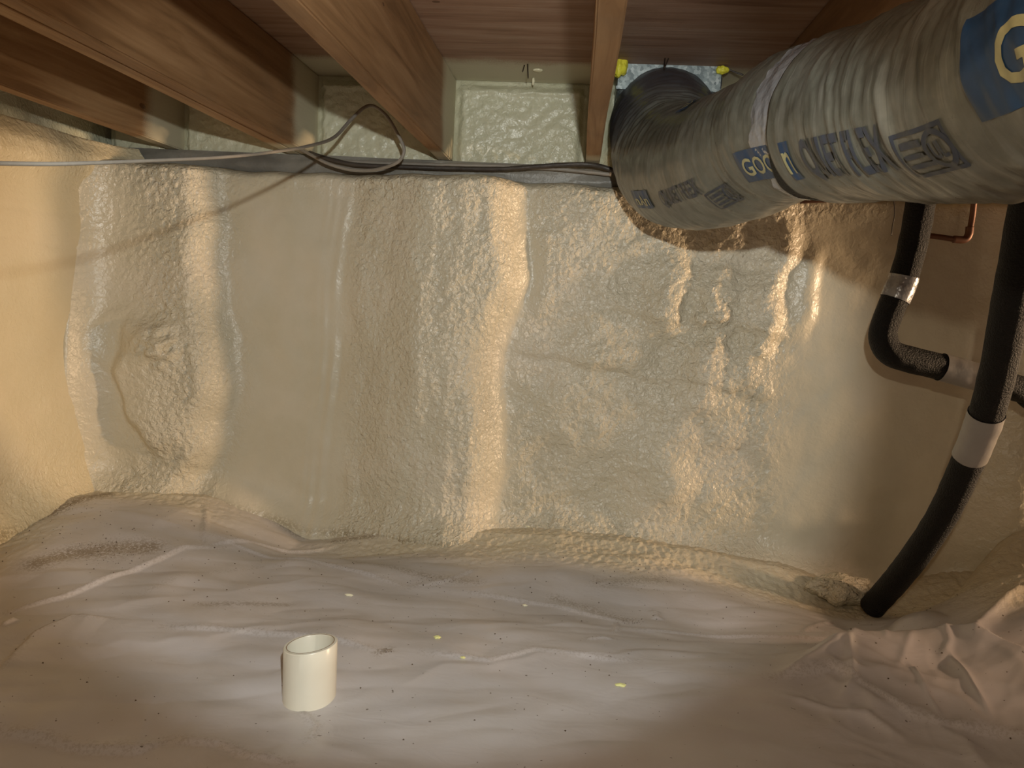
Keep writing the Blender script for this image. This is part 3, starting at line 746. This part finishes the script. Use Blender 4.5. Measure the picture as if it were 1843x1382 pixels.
def marks(box, word, seal, off):
    """each argument: four picture points of the printed patch (left-bottom, right-bottom, height in metres) or None"""
    if box:
        s, t, s1, hh, body = box
        L = s1 - s
        lay_on_duct('printed_logo', rect_bm(0, L, 0, hh, 16), M_BLUE, s, t, 0, 0, off + 0.0012)
        b = fit(text_tris(body, 0.05, 0.0008), 0.10 * L, 0.92 * L, 0.20 * hh, 0.76 * hh)
        lay_on_duct('printed_lettering', b, M_PRINTY, s, t, 0, 0, off + 0.0019)
    if word:
        s, t, s1, hh, body = word
        b = fit(text_tris(body, 0.05, 0.0014), 0, s1 - s, 0, hh)
        lay_on_duct('printed_lettering', b, M_INK, s, t, 0, 0, off + 0.0014)
    if seal:
        s, t, s1, hh = seal; L = s1 - s
        lay_on_duct('printed_seal', frame_bm(0, L, 0, hh, 0.004), M_INK, s, t, 0, 0, off + 0.0014)
        b = fit(text_tris('UL', 0.03, 0.0010), 0.78 * L - 0.010, 0.78 * L + 0.010, 0.5 * hh - 0.008, 0.5 * hh + 0.008); lay_on_duct('printed_lettering', b, M_INK, s, t, 0, 0, off + 0.0016)
        for k_, (ya, yb, xe) in enumerate(((0.66, 0.80, 0.55), (0.44, 0.54, 0.50), (0.22, 0.32, 0.58))):
            lay_on_duct('printed_seal', rect_bm(0.10 * L, xe * L, ya * hh, yb * hh, 4), M_INK, s, t, 0, 0, off + 0.0014)
        bm = bmesh.new()
        n = 28; ring = [[bm.verts.new((0.78 * L + rr * math.cos(q), 0.5 * hh + rr * math.sin(q), 0)) for q in np.linspace(0, 2 * math.pi, n, endpoint=False)] for rr in (0.014, 0.019)]
        for i in range(n): bm.faces.new((ring[0][i], ring[0][(i + 1) % n], ring[1][(i + 1) % n], ring[1][i]))
        lay_on_duct('printed_seal', bm, M_INK, s, t, 0, 0, off + 0.0016)
def sp(px, py): return find(px, py)
s, t = sp(1782, 212); s1, _ = sp(1960, 130)
marks((s, t, s + 0.40, 0.075, 'GOODMAN'), None, None, 0.011)
s, t = sp(1480, 318); s1, _ = sp(1618, 262); s += 0.006
marks(None, (s, t, s1, 0.058, 'QUIET FLEX'), None, 0.011)
s, t = sp(1668, 300); s1, _ = sp(1750, 265)
marks(None, None, (s, t, s1, 0.045), 0.011)
s, t = sp(1350, 325); s1, _ = sp(1440, 292)
marks((s, t, S_SPLIT + 0.01, 0.052, 'GOOD'), None, None, 0.001)
marks((S_SPLIT + 0.012, t, S_SPLIT + 0.036, 0.052, 'n'), None, None, 0.011)
s, t = sp(1200, 375); s1, _ = sp(1266, 345)
marks(None, (s, t, s1, 0.040, 'QUIET FLEX'), None, 0.001)
s, t = sp(1300, 374); s1, _ = sp(1345, 358)
marks(None, None, (s, t, s1, 0.042), 0.001)
s, t = sp(1152, 372); s1, _ = sp(1180, 382)
marks((s, t, s1 + 0.02, 0.042, 'nAn'), None, None, 0.001)
s, t = sp(1216, 205)
marks((s, t, s + 0.05, 0.035, 'GO'), None, None, 0.001)

# ---- sheet-metal boot in the subfloor
bx0, bx1 = 0.068, 0.322
by0 = at_y(1200, 130, 1)[1] * 0 + 1.95
boot = empty('duct_boot', (0.20, 2.02, 1.17), 'mottled galvanized sheet-metal register boot above the duct elbow', 'boot')
bm = bmesh.new()
bm_box(bm, bx0, bx1, by0, by0 + 0.20, 1.216, JT, ny=1, bev=0.0015); bm_obj('box', bm, M_GALV, boot)
bm = bmesh.new()   # flared skirt to the collar
n = 32; top = []
for k in range(n):
    q = 2 * math.pi * (k + 0.5) / n; cq, sq = math.cos(q), math.sin(q); m = max(abs(cq), abs(sq))
    top.append(bm.verts.new((0.199 + 0.129 * cq / m, by0 + 0.10 + 0.098 * sq / m, 1.217)))
mid = [bm.verts.new((0.199 + 0.118 * math.cos(2 * math.pi * (k + .5) / n), by0 + 0.105 + 0.092 * math.sin(2 * math.pi * (k + .5) / n), 1.175)) for k in range(n)]
low = [bm.verts.new((0.199 + 0.105 * math.cos(2 * math.pi * (k + .5) / n), by0 + 0.105 + 0.090 * math.sin(2 * math.pi * (k + .5) / n), 1.12)) for k in range(n)]
for a, b in ((top, mid), (mid, low)):
    for k in range(n): bm.faces.new((a[k], b[k], b[(k + 1) % n], a[(k + 1) % n]))
bm_obj('collar', bm, M_GALV, boot, True)
bm = bmesh.new(); bm_box(bm, bx0 - 0.003, bx1 + 0.003, by0 - 0.003, by0 + 0.003, 1.213, 1.221, bev=0.001); bm_obj('rolled_edge', bm, M_GALV, boot)

def foam_blob(name, c, r, mat, label, seed, squash=(1, 1, 1)):
    bm = bmesh.new(); bmesh.ops.create_icosphere(bm, subdivisions=4, radius=1)
    for v in bm.verts:
        d = v.co.normalized(); k = 1 + 0.28 * float(perlin(np.array(d.x * 1.6 + seed), np.array(d.y * 1.6 + d.z * 1.1), seed)) + 0.10 * float(perlin(np.array(d.x * 5 + seed), np.array(d.y * 5 + d.z * 4), seed + 1))
        v.co = Vector((c[0] + d.x * r * k * squash[0], c[1] + d.y * r * k * squash[1], c[2] + d.z * r * k * squash[2]))
    o = bm_obj(name, bm, mat, None, True); setp(o, label, 'sealant'); return o
p = at_y(1115, 120, 1.93); foam_blob('foam_blob', p, 0.020, M_YELLOW, 'larger bright yellow sealant blob at the left corner of the metal boot', 3, (0.9, 0.8, 1.3))
p = at_y(1300, 126, 1.94); foam_blob('foam_blob', p, 0.0115, M_YELLOW, 'small bright yellow sealant blob at the right corner of the metal boot', 5, (1.3, 0.8, 0.8))

# ------------------------------------------------------------------ BLACK INSULATED PIPES
def pipe_thing(name, label, pts, r, bands, seed, n=420):
    C, L = spline(pts, n)
    root = empty(name, tuple(C[-1]), label, 'pipe')
    o = link('insulation', tube_mesh('insulation', pts, r, n, 32, True, 0.03, seed), M_RUBBER, root)
    for (a, b, m, lab, ex) in bands:
        i = np.where((np.linspace(0, 1, n) >= a) & (np.linspace(0, 1, n) <= b))[0]
        sub = C[i][::max(1, len(i) // 8)]
        q = link('tape_wrap', tube_mesh('tape_wrap', sub, r + ex, 24, 32, False, 0.035, seed + 3), m, root); setp(q, lab)
    return C
P1 = [at_d(1668, 250, 1.62), at_d(1657, 360, 1.64), at_d(1645, 430, 1.66), at_d(1625, 505, 1.68), at_d(1603, 556, 1.69), at_d(1589, 600, 1.70), at_d(1600, 632, 1.70), at_d(1640, 648, 1.70), at_d(1700, 662, 1.70), at_d(1780, 684, 1.70), at_d(1843, 702, 1.70), at_d(1990, 740, 1.70), np.array([2.4, 1.72, 0.44]), np.array([3.6, 1.74, 0.40])]
C1 = pipe_thing('insulated_pipe', 'slim black foam-sleeved pipe with an elbow turning right below a silver tape band', P1, 0.0305, [], 5)
def frac(C, px, py):
    q, _ = project(C); return float(np.argmin(np.hypot(q[:, 0] - px, q[:, 1] - py))) / (len(C) - 1)
root1 = [o for o in bpy.data.objects if o.name == 'insulated_pipe'][0]
def wrap(C, root, r, pa, pb, mat, lab, seed):
    a, b = frac(C, *pa), frac(C, *pb); a, b = min(a, b), max(a, b)
    f = np.linspace(0, 1, len(C)); t = np.linspace(a, b, 7); sub = np.stack([np.interp(t, f, C[:, k]) for k in range(3)], 1)
    q = link('tape_wrap', tube_mesh('tape_wrap', sub, r, 26, 36, False, 0.045, seed), mat, root); setp(q, lab)
wrap(C1, root1, 0.0325, (1626, 497), (1612, 537), M_SILVER, 'shiny silver tape wrap', 8)
wrap(C1, root1, 0.0320, (1693, 660), (1758, 678), M_TAPE, 'matt grey tape wrap', 9)
P2 = [at_d(1890, 120, 1.06), at_d(1868, 280, 1.12), at_d(1848, 400, 1.17), at_d(1825, 520, 1.23), at_d(1800, 650, 1.31), at_d(1775, 745, 1.38), at_d(1742, 830, 1.46), at_d(1700, 920, 1.56), at_d(1655, 990, 1.66), at_d(1612, 1045, 1.76), at_d(1588, 1072, 1.82), at_d(1570, 1092, 1.86)]
C2 = pipe_thing('insulated_pipe', 'long thick black foam-sleeved pipe bending down to the floor, grey tape halfway', P2, 0.0295, [], 15)
root2 = [o for o in bpy.data.objects if o.name.startswith('insulated_pipe') and o is not root1][0]
wrap(C2, root2, 0.0312, (1772, 742), (1748, 822), M_TAPE, 'matt grey tape wrap', 18)

# ------------------------------------------------------------------ COPPER PIPES
cp = empty('copper_pipe', tuple(at_y(1738, 432, 1.93)), 'thin copper pipe with a right-angle elbow between the two black pipes', 'pipe')
link('tube', tube_mesh('tube', [at_y(1640, 422, 1.96), at_y(1680, 425, 1.95), at_y(1722, 431, 1.94), at_y(1736, 431, 1.94), at_y(1743, 423, 1.94), at_y(1750, 390, 1.94), at_y(1754, 352, 1.93), at_y(1757, 320, 1.93)], 0.0068, 90, 16), M_COPPER, cp)
link('elbow', tube_mesh('elbow', [at_y(1716, 430.5, 1.94), at_y(1736, 431, 1.94), at_y(1743.5, 422, 1.94), at_y(1745.5, 408, 1.94)], 0.0092, 30, 16), M_COPPER, cp)
cq = link('copper_pipe', tube_mesh('copper_pipe', [at_y(1440, 362, 1.90), at_y(1560, 357, 1.88), at_y(1700, 353, 1.86), at_y(1843, 352, 1.84), at_y(1960, 350, 1.82)], 0.0062, 60, 14), M_COPPER)
setp(cq, 'thin horizontal copper pipe running just under the fat duct', 'pipe')
hw = link('hanging_wire', tube_mesh('hanging_wire', [at_y(1608, 350, 1.95), at_y(1610, 385, 1.95), at_y(1606, 408, 1.95), at_y(1604, 424, 1.95)], 0.0013, 24, 8), M_DARKCABLE)
setp(hw, 'short thin dark wire hanging left of the slim black pipe', 'wire')

# ------------------------------------------------------------------ CABLES
cab = [(-60, 293, 0.64), (0, 294, 0.68), (100, 295, 0.74), (200, 292, 0.82), (300, 288, 0.93), (400, 283, 1.08), (480, 275, 1.25), (550, 264, 1.48), (600, 248, 1.74), (632, 215, 1.85), (655, 194, 1.88), (672, 191, 1.90), (695, 208, 1.90), (715, 240, 1.90), (727, 268, 1.90), (720, 288, 1.91), (700, 299, 1.93), (670, 306, 1.97), (630, 305, 1.99), (590, 294, 2.00), (560, 279, 2.02), (540, 268, 2.05)]
cb = link('electric_cable', tube_mesh('electric_cable', [at_d(*c) for c in cab], [0.0021, 0.0021, 0.0026, 0.0034, 0.0042, 0.0044, 0.0044], 420, 12), M_CABLE)
setp(cb, 'long thin grey cable looping at the joist and sagging away to the left', 'cable')
sc_ = [(525, 262, 2.10), (580, 283, 2.08), (640, 296, 2.07), (720, 300, 2.07), (820, 303, 2.07), (900, 304, 2.06), (960, 300, 2.05), (1020, 296, 2.04), (1060, 296, 2.04), (1090, 302, 2.05), (1120, 314, 2.05), (1160, 330, 2.05)]
c2 = link('electric_cable', tube_mesh('electric_cable', [at_y(a, b, y) for a, b, y in sc_], 0.0062, 200, 12, True, 0.12, 4), M_DARKCABLE)
setp(c2, 'dark cable lying along the sill from the cable loop to the duct', 'cable')
sc3 = [(600, 290, 2.095), (760, 296, 2.09), (900, 299, 2.09), (1000, 304, 2.08), (1100, 314, 2.08)]
c3 = link('electric_cable', tube_mesh('electric_cable', [at_y(a, b, y) for a, b, y in sc3], 0.0055, 120, 12, True, 0.15, 9), M_CABLE)
setp(c3, 'foam-coated pale cable pressed into the sill behind the dark one', 'cable')
dw = link('dark_wire', tube_mesh('dark_wire', [at_y(1302, 121, 1.95), at_y(1318, 128, 1.95), at_y(1338, 135, 1.95)], 0.0022, 16, 8), M_DARKCABLE)
setp(dw, 'short dark wire stub right of the small yellow sealant blob', 'wire')

# ------------------------------------------------------------------ NAILS through the subfloor
def nail(px, py0, py1, y, label, lean=0.0):
    a = at_y(px, py0, y); a = np.array([a[0], y, JT + 0.003]); L = max(0.018, (py1 - py0) / 645.0)
    b = a + np.array([lean * L, 0.15 * lean * L, -L - 0.004])
    bm = bmesh.new(); n = 8; R1 = 0.0016
    r1 = [bm.verts.new((a[0] + R1 * math.cos(2 * math.pi * k / n), a[1] + R1 * math.sin(2 * math.pi * k / n), a[2])) for k in range(n)]
    c = a + (b - a) * 0.85
    r2 = [bm.verts.new((c[0] + R1 * math.cos(2 * math.pi * k / n), c[1] + R1 * math.sin(2 * math.pi * k / n), c[2])) for k in range(n)]
    tip = bm.verts.new(tuple(b))
    for k in range(n):
        bm.faces.new((r1[k], r1[(k + 1) % n], r2[(k + 1) % n], r2[k])); bm.faces.new((r2[k], r2[(k + 1) % n], tip))
    bm.faces.new(r1[::-1])
    o = bm_obj('nail', bm, M_NAIL, None, True); setp(o, label, 'nail', 'nails poking down through the subfloor')
nail(803, 76, 122, 2.02, 'long dark nail poking down beside the right face of the loop joist')
nail(951, 88, 112, 1.98, 'dark nail poking from the plywood midway between two joists', 0.1)
nail(946, 90, 100, 1.99, 'shorter dark nail just left of the midway plywood nail', -0.3)
nail(748, 12, 45, 1.75, 'dark nail beside the loop joist at the top of the photo', 0.1)
nail(1197, 104, 138, 1.90, 'long dark nail in front of the middle of the metal boot')
nail(1204, 104, 120, 1.90, 'short bent dark nail right beside the long one at the boot', -0.4)
nail(1105, 105, 118, 1.90, 'dark nail at the big yellow sealant blob', 0.4)

# foam drips on the ceiling overspray
foam_blob('foam_drip', (at_y(960, 146, 2.07)), 0.005, M_CRUMB, 'tiny cream foam drip hanging at the top of the joist bay', 11, (0.7, 0.7, 2.0))
o = foam_blob('foam_drip', (lambda p: (p[0], p[1], JT - 0.002))(at_z(968, 125, JT)), 0.010, M_CRUMB, 'small flat cream foam splat on the subfloor above the foam bay', 13, (1.2, 1.0, 0.3))

# ------------------------------------------------------------------ PVC PIPE on the sheet
c = ground_hit(557, 1250); pr = 0.0445; ph = 0.098
pv = empty('pipe_offcut', (c[0], c[1], c[2]), 'short off-white plastic pipe offcut standing upright on the sheet', 'pipe')
bm = bmesh.new(); n = 72; prof = [(pr, 0.001), (pr, 0.0), (pr, ph * .33), (pr, ph * .66), (pr, ph - 0.0012), (pr - 0.001, ph), (pr - 0.0048, ph), (pr - 0.0058, ph - 0.0012), (pr - 0.0058, 0.0)]
zb = [gz(c[0] + pr * math.cos(q), c[1] + pr * math.sin(q)) for q in np.linspace(0, 2 * math.pi, 16)]
base = min(zb) ; 
rings = []
for r_, z_ in prof[1:]:
    rings.append([bm.verts.new((c[0] + r_ * math.cos(2 * math.pi * k / n), c[1] + r_ * math.sin(2 * math.pi * k / n), base + z_ + (0.006 * math.cos(2 * math.pi * k / n + 0.4) if z_ > ph * .9 else 0) + (0.02 * (c[0] * 0)))) for k in range(n)])
for a, b in zip(rings[:-1], rings[1:]):
    for k in range(n): bm.faces.new((a[k], a[(k + 1) % n], b[(k + 1) % n], b[k]))
for k in range(n): bm.faces.new((rings[-1][k], rings[-1][(k + 1) % n], rings[0][(k + 1) % n], rings[0][k]))
bmesh.ops.recalc_face_normals(bm, faces=bm.faces)
_o = bm_obj('tube', bm, M_PVC, pv, True); _o.data.set_sharp_from_angle(angle=math.radians(40))
bm = bmesh.new()     # rough brown saw-cut rim on the top edge
rr = [[bm.verts.new((c[0] + r_ * math.cos(2 * math.pi * k / n), c[1] + r_ * math.sin(2 * math.pi * k / n), base + ph + 0.0006 + 0.006 * math.cos(2 * math.pi * k / n + 0.4))) for k in range(n)] for r_ in (pr - 0.0060, pr - 0.0046)]
for k in range(n): bm.faces.new((rr[0][k], rr[0][(k + 1) % n], rr[1][(k + 1) % n], rr[1][k]))
setp(bm_obj('cut_edge', bm, mat_simple('saw_cut_edge', (0.30, 0.19, 0.11), 0.8), pv, True), 'brownish sawn inner rim')

# ------------------------------------------------------------------ crumbs on the sheet
def crumb(px, py, r, mat, label, seed, sq=(1.4, 1, .5)):
    p = ground_hit(px, py); p = (p[0], p[1], gz(p[0], p[1]) + r * sq[2] * 0.6)
    o = foam_blob('foam_crumb', p, r, mat, label, seed, sq); o['category'] = 'crumb'; o['group'] = 'foam crumbs on the sheet'
crumb(628, 1072, 0.0055, M_CRUMB, 'cream foam crumb up the sheet behind the white pipe offcut', 21, (1.6, .6, .5))
crumb(787, 1148, 0.0050, M_CRUMBY, 'yellowish foam crumb lying in the middle of the sheet', 23)
crumb(1117, 1234, 0.0062, M_CRUMBY, 'yellow foam crumb at the edge of the torch light', 25, (1.6, .8, .4))
crumb(945, 1090, 0.0040, M_CRUMB, 'tiny pale foam crumb on the sheet below the warm wall stripe', 27)
crumb(950, 948, 0.0050, M_CRUMB, 'pale foam crumb at the foot of the wall', 29)
crumb(833, 1192 - 8, 0.0034, M_CRUMBY, 'tiny yellowish foam crumb below the middle one', 31)

# dirt specks scattered on the sheet: nobody could count them
bm = bmesh.new(); r = random.Random(5)
def speck(x, y, s):
    z = gz(x, y); q = r.random() * 6
    vs = [bm.verts.new((x + s * math.cos(q + k * 2.09), y + s * math.sin(q + k * 2.09), z - 0.0005)) for k in range(3)]; t = bm.verts.new((x, y, z + s * 0.7))
    for k in range(3): bm.faces.new((vs[k], vs[(k + 1) % 3], t))
for _ in range(380):
    x = r.uniform(-1.3, 1.0); y = 1.88 - abs(r.gauss(0, 0.38))
    if y < 0.85 or math.hypot(x - c[0], y - c[1]) < 0.06: continue
    speck(x, y, r.choice((0.0011, 0.0015, 0.002, 0.0028)))
for cx_, cy_, sd, nn in ((1140, 1105, 16, 40), (790, 1045, 25, 50), (690, 1183, 8, 16), (180, 1020, 45, 110), (1180, 1040, 50, 40), (90, 960, 45, 90), (470, 925, 40, 90), (840, 965, 60, 50), (1420, 1020, 40, 26)):
    for _ in range(nn):
        p = at_z(cx_ + r.gauss(0, sd), cy_ + r.gauss(0, sd * 0.22), 0)
        if XC + .05 < p[0] < 1.2 and p[1] < 1.89: speck(p[0], p[1], r.choice((0.001, 0.0014, 0.0019)))
dm_ = bm_obj('dirt_specks', bm, M_DIRT); setp(dm_, 'dark soil specks scattered over the polythene sheet', 'dirt', None, 'stuff')

# foam lump where the thick pipe meets the floor
p = at_y(1512, 1060, 1.91)
_l = foam_blob('foam_lump', (p[0], p[1], p[2]), 0.060, M_FOAM, 'rough cream foam lump left of where the thick pipe meets the floor', 41, (1.3, 0.8, 0.62))
_a = _l.data.attributes.new('rough', 'FLOAT', 'POINT'); _a.data.foreach_set('value', [1.6] * len(_l.data.vertices))
